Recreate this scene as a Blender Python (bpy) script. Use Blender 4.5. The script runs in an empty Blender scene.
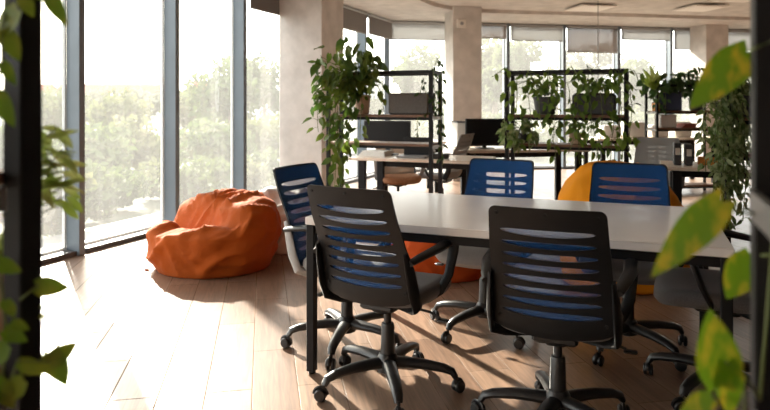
import bpy, math, random
from mathutils import Vector, Matrix, noise
random.seed(7)
R = math.radians
C = bpy.context.scene.collection
SC = bpy.context.scene
H = 1.26                      # eye height
F = 640.0                     # focal length in pixels of the 770 px frame
UU = Vector((.374, .927, 0)); VV = Vector((.927, -.374, 0))     # along / away from the long window wall
PA = Vector((-.187, .982, 0)); PB = Vector((.982, .187, 0))     # plank direction / back wall direction
RZ_T = math.atan2(-.374, .927)                                  # local x -> VV, local y -> UU
RZ_P = math.atan2(.187, .982)

def P(px, py, d):
    return Vector(((px - 385) / F * d, d, H - (py - 105) / F * d))

# ------------------------------------------------------------------ materials
def nodes(name):
    m = bpy.data.materials.new(name); m.use_nodes = True
    nt = m.node_tree
    b = nt.nodes.get('Principled BSDF')
    return m, nt, b

def mat(name, col, rough=.5, metal=0, spec=.5, var=.0, scale=8, bump=0, bscale=60, sheen=0, trans=0, col2=None, stretch=None, pos=(.42, .6)):
    m, nt, b = nodes(name)
    L = nt.links
    b.inputs['Roughness'].default_value = rough
    b.inputs['Metallic'].default_value = metal
    b.inputs['Specular IOR Level'].default_value = spec
    if sheen: b.inputs['Sheen Weight'].default_value = sheen
    c1 = (*col, 1)
    tc = nt.nodes.new('ShaderNodeTexCoord')
    src = tc.outputs['Object']
    if stretch:
        mp = nt.nodes.new('ShaderNodeMapping'); mp.inputs['Scale'].default_value = stretch
        L.new(src, mp.inputs['Vector']); src = mp.outputs['Vector']
    if var or col2:
        n = nt.nodes.new('ShaderNodeTexNoise'); n.inputs['Scale'].default_value = scale; n.inputs['Detail'].default_value = 5
        L.new(src, n.inputs['Vector'])
        r = nt.nodes.new('ShaderNodeValToRGB')
        if col2:
            r.color_ramp.elements[0].color = c1; r.color_ramp.elements[1].color = (*col2, 1)
            r.color_ramp.elements[0].position = pos[0]; r.color_ramp.elements[1].position = pos[1]
        else:
            r.color_ramp.elements[0].color = (*[max(0, x * (1 - var)) for x in col], 1)
            r.color_ramp.elements[1].color = (*[min(1, x * (1 + var)) for x in col], 1)
            r.color_ramp.elements[0].position = .3; r.color_ramp.elements[1].position = .7
        L.new(n.outputs['Fac'], r.inputs['Fac']); L.new(r.outputs['Color'], b.inputs['Base Color'])
    else:
        b.inputs['Base Color'].default_value = c1
    if bump:
        n2 = nt.nodes.new('ShaderNodeTexNoise'); n2.inputs['Scale'].default_value = bscale; n2.inputs['Detail'].default_value = 4
        L.new(src, n2.inputs['Vector'])
        bp = nt.nodes.new('ShaderNodeBump'); bp.inputs['Strength'].default_value = bump; bp.inputs['Distance'].default_value = .01
        L.new(n2.outputs['Fac'], bp.inputs['Height']); L.new(bp.outputs['Normal'], b.inputs['Normal'])
    if trans:
        out = nt.nodes.get('Material Output')
        t = nt.nodes.new('ShaderNodeBsdfTranslucent'); mx = nt.nodes.new('ShaderNodeMixShader'); mx.inputs[0].default_value = trans
        if var or col2: L.new(r.outputs['Color'], t.inputs['Color'])
        else: t.inputs['Color'].default_value = c1
        L.new(b.outputs[0], mx.inputs[1]); L.new(t.outputs[0], mx.inputs[2]); L.new(mx.outputs[0], out.inputs['Surface'])
    return m

M = {}
M['black_metal'] = mat('black_metal', (.008, .008, .009), .5, var=.3, spec=.2)
M['black_plastic'] = mat('black_plastic', (.013, .013, .014), .36, var=.15)
M['char_plastic'] = mat('char_plastic', (.0105, .0115, .013), .42, spec=.3, var=.15, bump=.05, bscale=400)
M['grey_plastic'] = mat('grey_plastic', (.3, .3, .3), .45)
M['blue_mesh'] = mat('blue_mesh', (.006, .085, .33), .75, spec=.25, var=.12, scale=200, bump=.2, bscale=700)
M['grey_mesh'] = mat('grey_mesh', (.3, .29, .28), .7, var=.1, scale=200, bump=.2, bscale=700)
M['beige_mesh'] = mat('beige_mesh', (.45, .33, .24), .7, var=.1, scale=200)
M['seat_dark'] = mat('seat_dark', (.13, .13, .138), .85, var=.2, scale=250, bump=.2, bscale=500, sheen=.2)
M['seat_pale'] = mat('seat_pale', (.36, .36, .36), .85, var=.15, scale=250, bump=.2, bscale=500)
M['seat_tan'] = mat('seat_tan', (.36, .17, .08), .7, var=.2, scale=30)
M['chrome'] = mat('chrome', (.6, .6, .6), .2, metal=1)
M['table_white'] = mat('table_white', (.80, .79, .78), .24, var=.03, scale=3)
M['desk_wood'] = mat('desk_wood', (.80, .70, .59), .3, var=.2, scale=6, stretch=(1, 12, 12))
M['shelf_wood'] = mat('shelf_wood', (.20, .10, .055), .5, var=.35, scale=5, stretch=(1, 14, 14))
M['orange'] = mat('orange', (.36, .072, .006), .8, var=.1, scale=4, bump=1.0, bscale=11, sheen=.03, spec=.2)
M['red_orange'] = mat('red_orange', (.42, .06, .006), .8, var=.1, scale=4, bump=.2, bscale=90, sheen=.03, spec=.2)
M['yellow'] = mat('yellow', (.80, .29, .008), .8, var=.08, scale=4, bump=.2, bscale=90, sheen=.03, spec=.2)
M['orange_dark'] = mat('orange_dark', (.30, .055, .008), .8, var=.1)
M['white_cloth'] = mat('white_cloth', (.50, .47, .45), .85, var=.2, scale=5, bump=.3, bscale=60)
M['concrete'] = mat('concrete', (.60, .56, .53), .8, var=.13, scale=5, bump=.2, bscale=40)
M['plaster'] = mat('plaster', (.62, .55, .5), .85, var=.05, scale=2)
M['mullion'] = mat('mullion', (.125, .155, .185), .42, metal=.1, var=.08, scale=3)
M['rail'] = mat('rail', (.055, .05, .05), .5, var=.2)
M['ledge'] = mat('ledge', (.06, .06, .057), .6, var=.1)
M['sill_white'] = mat('sill_white', (.55, .55, .54), .6)
M['blind'] = mat('blind', (.20, .18, .17), .85, var=.05, scale=90, trans=.15)
M['white_plastic'] = mat('white_plastic', (.75, .70, .65), .5)
M['light_diffuser'] = mat('light_diffuser', (.90, .86, .82), .6)
M['screen'] = mat('screen', (.008, .008, .009), .4, spec=.2)
M['pot_beige'] = mat('pot_beige', (.52, .34, .24), .7, var=.15, scale=8, bump=.2)
M['pot_dark'] = mat('pot_dark', (.045, .045, .05), .6, var=.25, bump=.2)
M['pot_blue'] = mat('pot_blue', (.012, .02, .05), .4, var=.25)
M['box_grey'] = mat('box_grey', (.12, .115, .11), .8, var=.12, scale=60, bump=.2, bscale=200)
M['soil'] = mat('soil', (.05, .03, .02), .95, var=.4, scale=40, bump=.5)
M['stem'] = mat('stem', (.12, .16, .04), .6, var=.2)
M['twig'] = mat('twig', (.14, .09, .06), .8, var=.2)
M['trunk'] = mat('trunk', (.13, .10, .08), .9, var=.3, bump=.5)
M['leaf_pothos'] = mat('leaf_pothos', (.13, .24, .04), .38, scale=7, col2=(.24, .36, .06), trans=.58)
M['leaf_climb'] = mat('leaf_climb', (.055, .11, .018), .36, scale=7, col2=(.14, .20, .03), trans=.45)
M['leaf_dark'] = mat('leaf_dark', (.045, .10, .025), .4, var=.4, scale=5, trans=.4)
M['leaf_ivy'] = mat('leaf_ivy', (.12, .20, .06), .45, scale=24, col2=(.40, .46, .24), trans=.55)
M['leaf_fore'] = mat('leaf_fore', (.17, .33, .015), .45, scale=60, col2=(.55, .48, .03), trans=.6, pos=(.47, .63), stretch=(1, 1, .45))
M['leaf_fore_dark'] = mat('leaf_fore_dark', (.12, .22, .012), .45, scale=22, col2=(.22, .26, .02), trans=.4)
M['leaf_slim'] = mat('leaf_slim', (.24, .34, .05), .45, scale=14, col2=(.42, .46, .16), trans=.6)
M['tree_leaf'] = mat('tree_leaf', (.055, .08, .026), .8, scale=.6, col2=(.09, .112, .042), trans=.4)
M['tree_leaf_b'] = mat('tree_leaf_b', (.08, .095, .034), .8, scale=.6, col2=(.125, .122, .052), trans=.4)
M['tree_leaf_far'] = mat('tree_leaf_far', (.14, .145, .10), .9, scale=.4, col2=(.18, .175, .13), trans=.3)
M['grass'] = mat('grass', (.028, .038, .016), .95, scale=.25, col2=(.045, .046, .026), bump=.4, bscale=3)
M['road'] = mat('road', (.05, .049, .046), .95, var=.1, scale=.6)
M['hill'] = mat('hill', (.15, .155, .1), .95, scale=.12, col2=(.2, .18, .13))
M['house_wall'] = mat('house_wall', (.5, .48, .45), .9, var=.05)
M['house_roof'] = mat('house_roof', (.26, .09, .055), .9, var=.15, scale=2)
M['paper_white'] = mat('paper_white', (.75, .72, .68), .8, var=.05)
M['book_red'] = mat('book_red', (.35, .08, .05), .6)
M['amber'] = mat('amber', (.7, .28, .05), .5)
M['brown_shelf'] = mat('brown_shelf', (.30, .11, .06), .5, var=.2)
M['grey_steel'] = mat('grey_steel', (.22, .22, .215), .35, metal=.6, var=.1)

def glass_material():
    m, nt, b = nodes('window_glass'); L = nt.links
    out = nt.nodes.get('Material Output'); nt.nodes.remove(b)
    tr = nt.nodes.new('ShaderNodeBsdfTransparent'); tr.inputs['Color'].default_value = (.93, .95, .94, 1)
    gl = nt.nodes.new('ShaderNodeBsdfGlossy'); gl.inputs['Roughness'].default_value = .02
    lw = nt.nodes.new('ShaderNodeLayerWeight'); lw.inputs['Blend'].default_value = .5
    pw = nt.nodes.new('ShaderNodeMath'); pw.operation = 'POWER'; pw.inputs[1].default_value = 5; L.new(lw.outputs['Facing'], pw.inputs[0])
    fr = nt.nodes.new('ShaderNodeMath'); fr.operation = 'MULTIPLY_ADD'; fr.inputs[1].default_value = .5; fr.inputs[2].default_value = .03; L.new(pw.outputs[0], fr.inputs[0])
    mx = nt.nodes.new('ShaderNodeMixShader'); L.new(fr.outputs[0], mx.inputs[0]); L.new(tr.outputs[0], mx.inputs[1]); L.new(gl.outputs[0], mx.inputs[2])
    # outdoor haze put into the panes as a pale translucent film, streaked vertically
    tl = nt.nodes.new('ShaderNodeBsdfTranslucent'); tl.inputs['Color'].default_value = (.95, .95, .93, 1)
    tc = nt.nodes.new('ShaderNodeTexCoord'); mp = nt.nodes.new('ShaderNodeMapping'); mp.inputs['Scale'].default_value = (5, 5, .5)
    n = nt.nodes.new('ShaderNodeTexNoise'); n.inputs['Scale'].default_value = 2
    L.new(tc.outputs['Object'], mp.inputs['Vector']); L.new(mp.outputs[0], n.inputs['Vector'])
    mr = nt.nodes.new('ShaderNodeMapRange'); mr.inputs['To Min'].default_value = .028; mr.inputs['To Max'].default_value = .052
    L.new(n.outputs['Fac'], mr.inputs['Value'])
    m2 = nt.nodes.new('ShaderNodeMixShader'); L.new(mr.outputs[0], m2.inputs[0]); L.new(mx.outputs[0], m2.inputs[1]); L.new(tl.outputs[0], m2.inputs[2])
    L.new(m2.outputs[0], out.inputs['Surface'])
    return m
M['glass'] = glass_material()

def sheer_material(name, c1, c2, see):
    m, nt, b = nodes(name); L = nt.links
    out = nt.nodes.get('Material Output')
    b.inputs['Base Color'].default_value = (*c1, 1); b.inputs['Roughness'].default_value = .9
    tr = nt.nodes.new('ShaderNodeBsdfTransparent'); tl = nt.nodes.new('ShaderNodeBsdfTranslucent'); tl.inputs['Color'].default_value = (*c2, 1)
    m1 = nt.nodes.new('ShaderNodeMixShader'); m1.inputs[0].default_value = .3
    L.new(b.outputs[0], m1.inputs[1]); L.new(tl.outputs[0], m1.inputs[2])
    m2 = nt.nodes.new('ShaderNodeMixShader'); m2.inputs[0].default_value = see
    L.new(m1.outputs[0], m2.inputs[1]); L.new(tr.outputs[0], m2.inputs[2]); L.new(m2.outputs[0], out.inputs['Surface'])
    return m
def mesh_fabric(name, col, see):
    m, nt, b = nodes(name); L = nt.links
    out = nt.nodes.get('Material Output')
    b.inputs['Base Color'].default_value = (*col, 1); b.inputs['Roughness'].default_value = .7; b.inputs['Specular IOR Level'].default_value = .25
    tr = nt.nodes.new('ShaderNodeBsdfTransparent'); m2 = nt.nodes.new('ShaderNodeMixShader'); m2.inputs[0].default_value = see
    L.new(b.outputs[0], m2.inputs[1]); L.new(tr.outputs[0], m2.inputs[2]); L.new(m2.outputs[0], out.inputs['Surface'])
    return m
M['blue_mesh'] = mesh_fabric('blue_mesh_fabric', (.010, .10, .35), .62)
M['grey_mesh_sheer'] = mesh_fabric('grey_mesh_fabric', (.34, .33, .32), .25)
M['beige_mesh_sheer'] = mesh_fabric('beige_mesh_fabric', (.5, .38, .28), .3)
M['sheer'] = sheer_material('sheer_blind', (.34, .33, .32), (.42, .42, .41), .14)
M['sheer_brown'] = sheer_material('sheer_brown_blind', (.13, .10, .085), (.15, .115, .095), .22)

def floor_material():
    m, nt, b = nodes('plank_floor'); L = nt.links
    uv = nt.nodes.new('ShaderNodeUVMap'); uv.uv_map = 'UVMap'
    br = nt.nodes.new('ShaderNodeTexBrick')
    br.offset = .5; br.offset_frequency = 2
    br.inputs['Scale'].default_value = 1; br.inputs['Brick Width'].default_value = .885; br.inputs['Row Height'].default_value = .2
    br.inputs['Mortar Size'].default_value = .003; br.inputs['Mortar Smooth'].default_value = .3; br.inputs['Bias'].default_value = 0
    br.inputs['Color1'].default_value = (.165, .098, .063, 1); br.inputs['Color2'].default_value = (.24, .154, .104, 1)
    br.inputs['Mortar'].default_value = (.20, .145, .11, 1)
    L.new(uv.outputs[0], br.inputs['Vector'])
    mp = nt.nodes.new('ShaderNodeMapping'); mp.inputs['Scale'].default_value = (2.2, 26, 1)
    L.new(uv.outputs[0], mp.inputs['Vector'])
    n = nt.nodes.new('ShaderNodeTexNoise'); n.inputs['Scale'].default_value = 1.6; n.inputs['Detail'].default_value = 6; n.inputs['Distortion'].default_value = 1.2
    L.new(mp.outputs[0], n.inputs['Vector'])
    mr = nt.nodes.new('ShaderNodeMapRange'); mr.inputs['From Min'].default_value = .25; mr.inputs['From Max'].default_value = .75
    mr.inputs['To Min'].default_value = .6; mr.inputs['To Max'].default_value = 1.3
    L.new(n.outputs['Fac'], mr.inputs['Value'])
    mx = nt.nodes.new('ShaderNodeMix'); mx.data_type = 'RGBA'; mx.blend_type = 'MULTIPLY'; mx.inputs[0].default_value = 1
    L.new(br.outputs['Color'], mx.inputs[6]); L.new(mr.outputs[0], mx.inputs[7]); L.new(mx.outputs[2], b.inputs['Base Color'])
    b.inputs['Roughness'].default_value = .34; sm_ = nt.nodes.new('ShaderNodeMapRange'); sm_.inputs['To Min'].default_value = .55; sm_.inputs['To Max'].default_value = 0.0
    L.new(br.outputs['Fac'], sm_.inputs['Value']); L.new(sm_.outputs[0], b.inputs['Specular IOR Level'])
    bp = nt.nodes.new('ShaderNodeBump'); bp.inputs['Strength'].default_value = .35; bp.inputs['Distance'].default_value = .003; bp.invert = True
    L.new(br.outputs['Fac'], bp.inputs['Height']); L.new(bp.outputs[0], b.inputs['Normal'])
    return m
M['floor'] = floor_material()

# ------------------------------------------------------------------ mesh helpers
class MB:
    def __init__(s): s.v = []; s.f = []
    def add(s, vs, fs):
        o = len(s.v); s.v += [tuple(x) for x in vs]; s.f += [tuple(i + o for i in f) for f in fs]
    def box(s, c, size, rz=0, bev=0, mtx=None):
        x, y, z = [q / 2 for q in size]
        if bev > 0:
            b = min(bev, x * .9, y * .9, z * .9)
            vs = []
            for zz, k in ((-z, b), (-z + b, 0), (z - b, 0), (z, b)):
                xx, yy = x - k, y - k
                bb = b * .7 if k else b
                vs += [(-xx + bb, -yy, zz), (xx - bb, -yy, zz), (xx, -yy + bb, zz), (xx, yy - bb, zz), (xx - bb, yy, zz), (-xx + bb, yy, zz), (-xx, yy - bb, zz), (-xx, -yy + bb, zz)]
            fs = [tuple(range(7, -1, -1)), tuple(range(24, 32))]
            for r in range(3):
                for i in range(8):
                    j = (i + 1) % 8
                    fs.append((r * 8 + i, r * 8 + j, r * 8 + 8 + j, r * 8 + 8 + i))
        else:
            vs = [(a * x, b_ * y, c_ * z) for c_ in (-1, 1) for a, b_ in ((-1, -1), (1, -1), (1, 1), (-1, 1))]
            fs = [(3, 2, 1, 0), (4, 5, 6, 7), (0, 1, 5, 4), (1, 2, 6, 5), (2, 3, 7, 6), (3, 0, 4, 7)]
        cr, sr = math.cos(rz), math.sin(rz)
        if mtx: vs = [mtx @ Vector(q) for q in vs]
        vs = [(c[0] + q[0] * cr - q[1] * sr, c[1] + q[0] * sr + q[1] * cr, c[2] + q[2]) for q in vs]
        s.add(vs, fs); return s
    def tube(s, pts, r, n=8, flat=1.0, cap=True):
        pts = [Vector(p) for p in pts]; rings = []
        rs = r if isinstance(r, (list, tuple)) else [r] * len(pts)
        up = Vector((0, 0, 1)); prev = None
        for i, p in enumerate(pts):
            t = (pts[min(i + 1, len(pts) - 1)] - pts[max(i - 1, 0)])
            if t.length < 1e-9: t = Vector((0, 0, 1))
            t.normalize()
            if prev is None:
                a = up if abs(t.z) < .95 else Vector((1, 0, 0))
                nx = t.cross(a).normalized()
            else:
                nx = (prev - t * prev.dot(t)); nx = nx.normalized() if nx.length > 1e-6 else t.cross(Vector((1, 0, 0))).normalized()
            prev = nx; ny = t.cross(nx)
            rings.append([p + (nx * math.cos(2 * math.pi * k / n) + ny * math.sin(2 * math.pi * k / n) * flat) * rs[i] for k in range(n)])
        vs = [q for g in rings for q in g]; fs = []
        for i in range(len(pts) - 1):
            for k in range(n):
                j = (k + 1) % n
                fs.append((i * n + k, i * n + j, i * n + n + j, i * n + n + k))
        if cap: fs += [tuple(range(n - 1, -1, -1)), tuple((len(pts) - 1) * n + k for k in range(n))]
        s.add(vs, fs); return s
    def lathe(s, prof, n=20, c=(0, 0, 0), axis='z'):
        vs = []; fs = []
        for r, z in prof:
            for k in range(n):
                a = 2 * math.pi * k / n
                q = (r * math.cos(a), r * math.sin(a), z)
                if axis == 'x': q = (q[2], q[0], q[1])
                if axis == 'y': q = (q[0], q[2], q[1])
                vs.append((c[0] + q[0], c[1] + q[1], c[2] + q[2]))
        for i in range(len(prof) - 1):
            for k in range(n):
                j = (k + 1) % n
                fs.append((i * n + k, i * n + j, i * n + n + j, i * n + n + k))
        fs += [tuple(range(n - 1, -1, -1)), tuple((len(prof) - 1) * n + k for k in range(n))]
        s.add(vs, fs); return s
    def plate(s, vs, fs, off):
        """closed plate: surface vs/fs thickened by the vector off"""
        n = len(vs); off = Vector(off)
        V2 = [Vector(q) for q in vs] + [Vector(q) + off for q in vs]
        F2 = [tuple(f) for f in fs] + [tuple(i + n for i in reversed(f)) for f in fs]
        cnt = {}
        for f in fs:
            for a, b in zip(f, f[1:] + f[:1] if isinstance(f, list) else f[1:] + (f[0],)):
                k = (min(a, b), max(a, b)); cnt.setdefault(k, []).append((a, b))
        for k, e in cnt.items():
            if len(e) == 1:
                a, b = e[0]; F2.append((b, a, a + n, b + n))
        s.add(V2, F2); return s
    def build(s, name, m, parent=None, smooth=True, auto=True):
        me = bpy.data.meshes.new(name); me.from_pydata(s.v, [], s.f); me.validate(); me.update()
        if smooth:
            me.shade_smooth()
            if auto:
                try: me.set_sharp_from_angle(angle=R(38))
                except Exception: pass
        me.materials.append(m)
        o = bpy.data.objects.new(name, me); C.objects.link(o)
        if parent: o.parent = parent
        return o

def tag(o, label=None, cat=None, group=None, kind=None):
    if label: o['label'] = label
    if cat: o['category'] = cat
    if group: o['group'] = group
    if kind: o['kind'] = kind
    return o
def thing(name, label, cat, loc=(0, 0, 0), rz=0, group=None):
    o = bpy.data.objects.new(name, None); C.objects.link(o); o.empty_display_size = .1
    o.location = loc; o.rotation_euler = (0, 0, rz)
    return tag(o, label, cat, group)
def dup(root, loc, rz, label=None, group=None):
    r = root.copy(); C.objects.link(r); r.location = loc; r.rotation_euler = (0, 0, rz)
    if label: r['label'] = label
    if group: r['group'] = group
    for ch in list(root.children):
        c = ch.copy(); C.objects.link(c); c.parent = r
        for g in ch.children:
            d = g.copy(); C.objects.link(d); d.parent = c
    return r
def swap(root, table):
    """give a copy other materials: {part name: material}"""
    for ch in list(root.children) + [g for c in root.children for g in c.children]:
        k = ch.name.split('.')[0]
        if k in table:
            ch.data = ch.data.copy(); ch.data.materials[0] = table[k]
def struct(name, mb, m, parent=None, smooth=False):
    o = mb.build(name, m, parent, smooth)
    o['kind'] = 'structure'
    return o

# ------------------------------------------------------------------ the room shell
WQ = Vector((-2.77, 5.10, 0))
def wl(s, off=0, z=0): q = WQ + UU * s + VV * off; return Vector((q.x, q.y, z))
CORN = wl(7.485)
def wb(t, off=0, z=0): q = CORN + PB * t - PA * off; return Vector((q.x, q.y, z))     # off: into the room
L0 = wl(-8); R1 = wb(10.2); R0 = Vector((10.05, L0.y, 0))
ZH = 2.84; ZC = 2.90
poly = [L0, R0, R1, CORN]

def floor_obj():
    mb = MB(); mb.add([(p.x, p.y, 0) for p in poly] + [(p.x, p.y, -.12) for p in poly],
                      [(0, 1, 2, 3), (7, 6, 5, 4), (0, 4, 5, 1), (1, 5, 6, 2), (2, 6, 7, 3), (3, 7, 4, 0)])
    o = struct('floor', mb, M['floor'])
    uv = o.data.uv_layers.new(name='UVMap')
    for lp in o.data.loops:
        q = Vector(o.data.vertices[lp.vertex_index].co)
        uv.data[lp.index].uv = (q.dot(PA) - 2.896 + .885 * 10.0, q.dot(PB) + .047 + .2 * 102)
floor_obj()

mb = MB(); mb.add([(p.x, p.y, ZC) for p in poly] + [(p.x, p.y, ZC + .25) for p in poly],
                  [(3, 2, 1, 0), (4, 5, 6, 7), (1, 5, 4, 0), (2, 6, 5, 1), (3, 7, 6, 2), (0, 4, 7, 3)])
struct('ceiling', mb, M['concrete'])
# perimeter soffit with a rounded inner corner
SW = 1.35
def soffit():
    # inner corner: intersection of the two offset lines
    a = wl(0, SW); b = wb(0, SW)
    det = UU.x * (-PB.y) - UU.y * (-PB.x)
    dx, dy = b.x - a.x, b.y - a.y
    s = (dx * (-PB.y) - dy * (-PB.x)) / det
    ic = a + UU * s
    rad = 1.0
    inner = [wl(-8, SW), wl(0, SW)]
    p0 = ic - UU * rad; p2 = ic + PB * rad
    for i in range(9):
        t = i / 8; inner.append(p0 * (1 - t) ** 2 + ic * 2 * t * (1 - t) + p2 * t * t)
    inner.append(wb(10.2, SW))
    outer = [wl(-8), wl(0)]
    for i in range(9):
        t = i / 8
        outer.append(wl(s - rad) * (1 - t * 2) + CORN * t * 2 if t < .5 else CORN * (2 - 2 * t) + wb(2.0) * (2 * t - 1))
    outer.append(wb(10.2))
    n = len(inner); vs = [(p.x, p.y, ZH) for p in inner] + [(p.x, p.y, ZH) for p in outer]
    fs = [(i, i + 1, n + i + 1, n + i) for i in range(n - 1)]
    mb = MB(); mb.plate(vs, fs, (0, 0, ZC - ZH + .01))
    struct('trim_1', mb, M['concrete'])
soffit()

# window walls: mullions, rails and a pane per bay
MS = [.375 + 1.185 * k for k in range(-7, 7)]
MT = [.03 + 1.172 * k for k in range(0, 9)]
trim_n = [2]
def frame_post(q, rz):
    mb = MB(); mb.box((0, .075, ZH / 2), (.06, .15, ZH), bev=.004)
    o = struct('trim_%d' % trim_n[0], mb, M['mullion']); trim_n[0] += 1
    MB().box((-.036, -.012, ZH / 2), (.012, .03, ZH)).build('gasket', M['rail'], o, smooth=False)
    MB().box((.038, -.012, ZH / 2), (.016, .03, ZH)).build('sunlit_bead', M['sill_white'], o, smooth=False)  # bead coloured white for the sun on this edge of the post
    o.location = q; o.rotation_euler = (0, 0, rz)
RZL = math.atan2(VV.y, VV.x) - math.pi / 2       # local y -> into the room
RZB = math.atan2(-PA.y, -PA.x) - math.pi / 2
for s in MS[:-1]: frame_post(wl(s - .045, -.03), RZL)
for t in MT[1:]: frame_post(wb(t, -.03), RZB)
mbc = MB(); mbc.box((0, 0, ZH / 2), (.10, .10, ZH), bev=.004)
o = struct('trim_%d' % trim_n[0], mbc, M['mullion']); trim_n[0] += 1
o.location = CORN; o.rotation_euler = (0, 0, RZB)
win_n = [1]
def window(a, b, rz):
    mid = (a + b) / 2; w = (b - a).length
    mb = MB(); mb.box((0, .03, .02), (w - .06, .12, .04)).box((0, .03, ZH - .025), (w - .06, .1, .05))
    o = struct('window_%d' % win_n[0], mb, M['rail']); win_n[0] += 1
    o.location = mid; o.rotation_euler = (0, 0, rz)
    mb = MB(); mb.box((0, -.01, ZH / 2), (w - .07, .008, ZH - .1)); mb.build('glass_pane', M['glass'], o, smooth=False)
    mb = MB(); mb.box((0, -.07, .035), (w - .062, .07, .055)); mb.build('window_frame', M['sill_white'], o, smooth=False)
for i in range(len(MS) - 1): window(wl(MS[i]), wl(MS[i + 1]), RZL)
for i in range(len(MT) - 1): window(wb(MT[i]), wb(MT[i + 1]), RZB)
# walls that close the room out of view
def wall(name, a, b, h=ZC, th=.2):
    d = (b - a); rz = math.atan2(d.y, d.x); mid = (a + b) / 2
    mb = MB(); mb.box((0, 0, h / 2), (d.length, th, h)); o = struct(name, mb, M['plaster'])
    o.location = mid; o.rotation_euler = (0, 0, rz)
wall('wall_rear', L0 + Vector((0, -.1, 0)), R0 + Vector((0, -.1, 0)))
wall('wall_right', R0 + Vector((.1, 0, 0)), R1 + Vector((.1, 0, 0)))
wall('wall_back', wb(MT[-1] + .03, -.1), wb(10.2, -.1))

# concrete columns
def column(name, corner, rz, a):
    mb = MB(); mb.box((0, 0, ZC / 2), (a, a, ZC), bev=.008); o = struct(name, mb, M['concrete'])
    o.location = corner; o.rotation_euler = (0, 0, rz)
cfr = Vector((-.7875, 8.0, 0))
column('column_left', cfr + UU * .31 - VV * .31, RZ_T, .62)
c2 = Vector(((453 - 385) / F * 10.6, 10.6, 0))
column('column_centre', c2 + PB * .25 + PA * .25, RZ_P, .5)
column('column_right', Vector((6.30, 12.55, 0)) + PB * .25 + PA * .25, RZ_P, .5)
# sensor box on the middle column
sb = thing('wall_speaker', 'small white box high on the concrete column between the back windows', 'speaker', c2 + PB * .14 - PA * .022 + Vector((0, 0, 2.54)), RZ_P)
MB().box((0, 0, .07), (.16, .04, .15), bev=.01).build('housing', M['white_plastic'], sb)
MB().lathe([(.03, -.003), (.03, .003), (.02, .004)], 16, (0, -.021, .07), 'y').build('grille', M['grey_plastic'], sb)

# roller blinds
def blind(a, b, rz, z, m, label, grp):
    mid = (a + b) / 2; w = (b - a).length - .09
    o = thing('roller_blind', label, 'blind', (mid.x, mid.y, ZH), rz, grp)
    MB().box((0, 0, (z - ZH) / 2 - .02), (w, .004, ZH - z - .06)).build('blind_cloth', m, o, smooth=False)
    MB().tube([(-w / 2, 0, -.035), (w / 2, 0, -.035)], .022, 10).build('roller', M['grey_plastic'], o)
    MB().box((0, 0, z - ZH + .012), (w, .014, .02), bev=.004).build('bottom_bar', M['grey_plastic'], o)
names_l = {9: ('grey roller blind above the window just before the left concrete column', 2.41),
           10: ('grey roller blind behind the left concrete column, mostly hidden', 2.43),
           11: ('grey roller blind right of the left concrete column, above the big climbing plant', 2.45),
           12: ('grey roller blind on the last pane of the long window wall, at the room corner', 2.47)}
for i, (lb, z) in names_l.items():
    blind(wl(MS[i], .13), wl(MS[i + 1], .13), RZL, z, M['blind'], lb, 'roller blinds')
zb = [2.475, 2.53, 2.50, 2.29, 2.56, 2.38, 2.38, 2.38]
lbb = ['pale roller blind on the back window between room corner and middle column', 'brownish roller blind just right of the middle concrete column',
       'pale roller blind above the left half of the ivy covered rack', 'long brownish roller blind above the right half of the ivy covered rack',
       'pale roller blind on the back window right of the hanging cable', 'grey roller blind beside the far right concrete column', 
       'grey roller blind right of the far right concrete column', 'grey roller blind at the far right end of the back windows']
for i in range(8):
    blind(wb(MT[i], .13), wb(MT[i + 1], .13), RZB, zb[i], M['sheer_brown' if i in (1, 3) else 'sheer'], lbb[i], 'roller blinds')

# square ceiling panels
def panel(px, d, lb, sz=.62, z=2.855):
    x = (px - 385) / F * d
    o = thing('ceiling_panel_light', lb, 'ceiling light', (x, d, z), RZ_P, 'flat square ceiling lights')
    MB().box((0, 0, .009), (sz, sz, .018), bev=.003).build('panel_frame', M['white_plastic'], o)
    MB().box((0, 0, -.002), (sz - .05, sz - .05, .008)).build('diffuser', M['light_diffuser'], o, smooth=False)
    for a, b in ((-1, -1), (1, -1), (1, 1), (-1, 1)):
        MB().tube([(a * sz * .4, b * sz * .4, .018), (a * sz * .4, b * sz * .4, ZC - z)], .003, 5).build('hanger', M['grey_plastic'], o)
panel(590, 10.6, 'flat square ceiling light above the ivy covered rack')
panel(700, 10.6, 'flat square ceiling light just left of the far right column')
panel(741, 9.6, 'flat square ceiling light nearest the dark foreground post on the right')
panel(392, 9.6, 'flat square ceiling light near the window corner, left of the middle column', .62, 2.855)
cb = MB().tube([P(598, -10, 9.2), P(598, 40, 9.2), P(598, 92, 9.2), P(598, 192.6, 9.2)], .006, 6)
cb.v = [(x, y, min(z, ZC)) for x, y, z in cb.v]
tag(cb.build('power_cable', M['grey_plastic']), 'thin vertical cable hanging from the ceiling in front of the back windows', 'cable')

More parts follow.
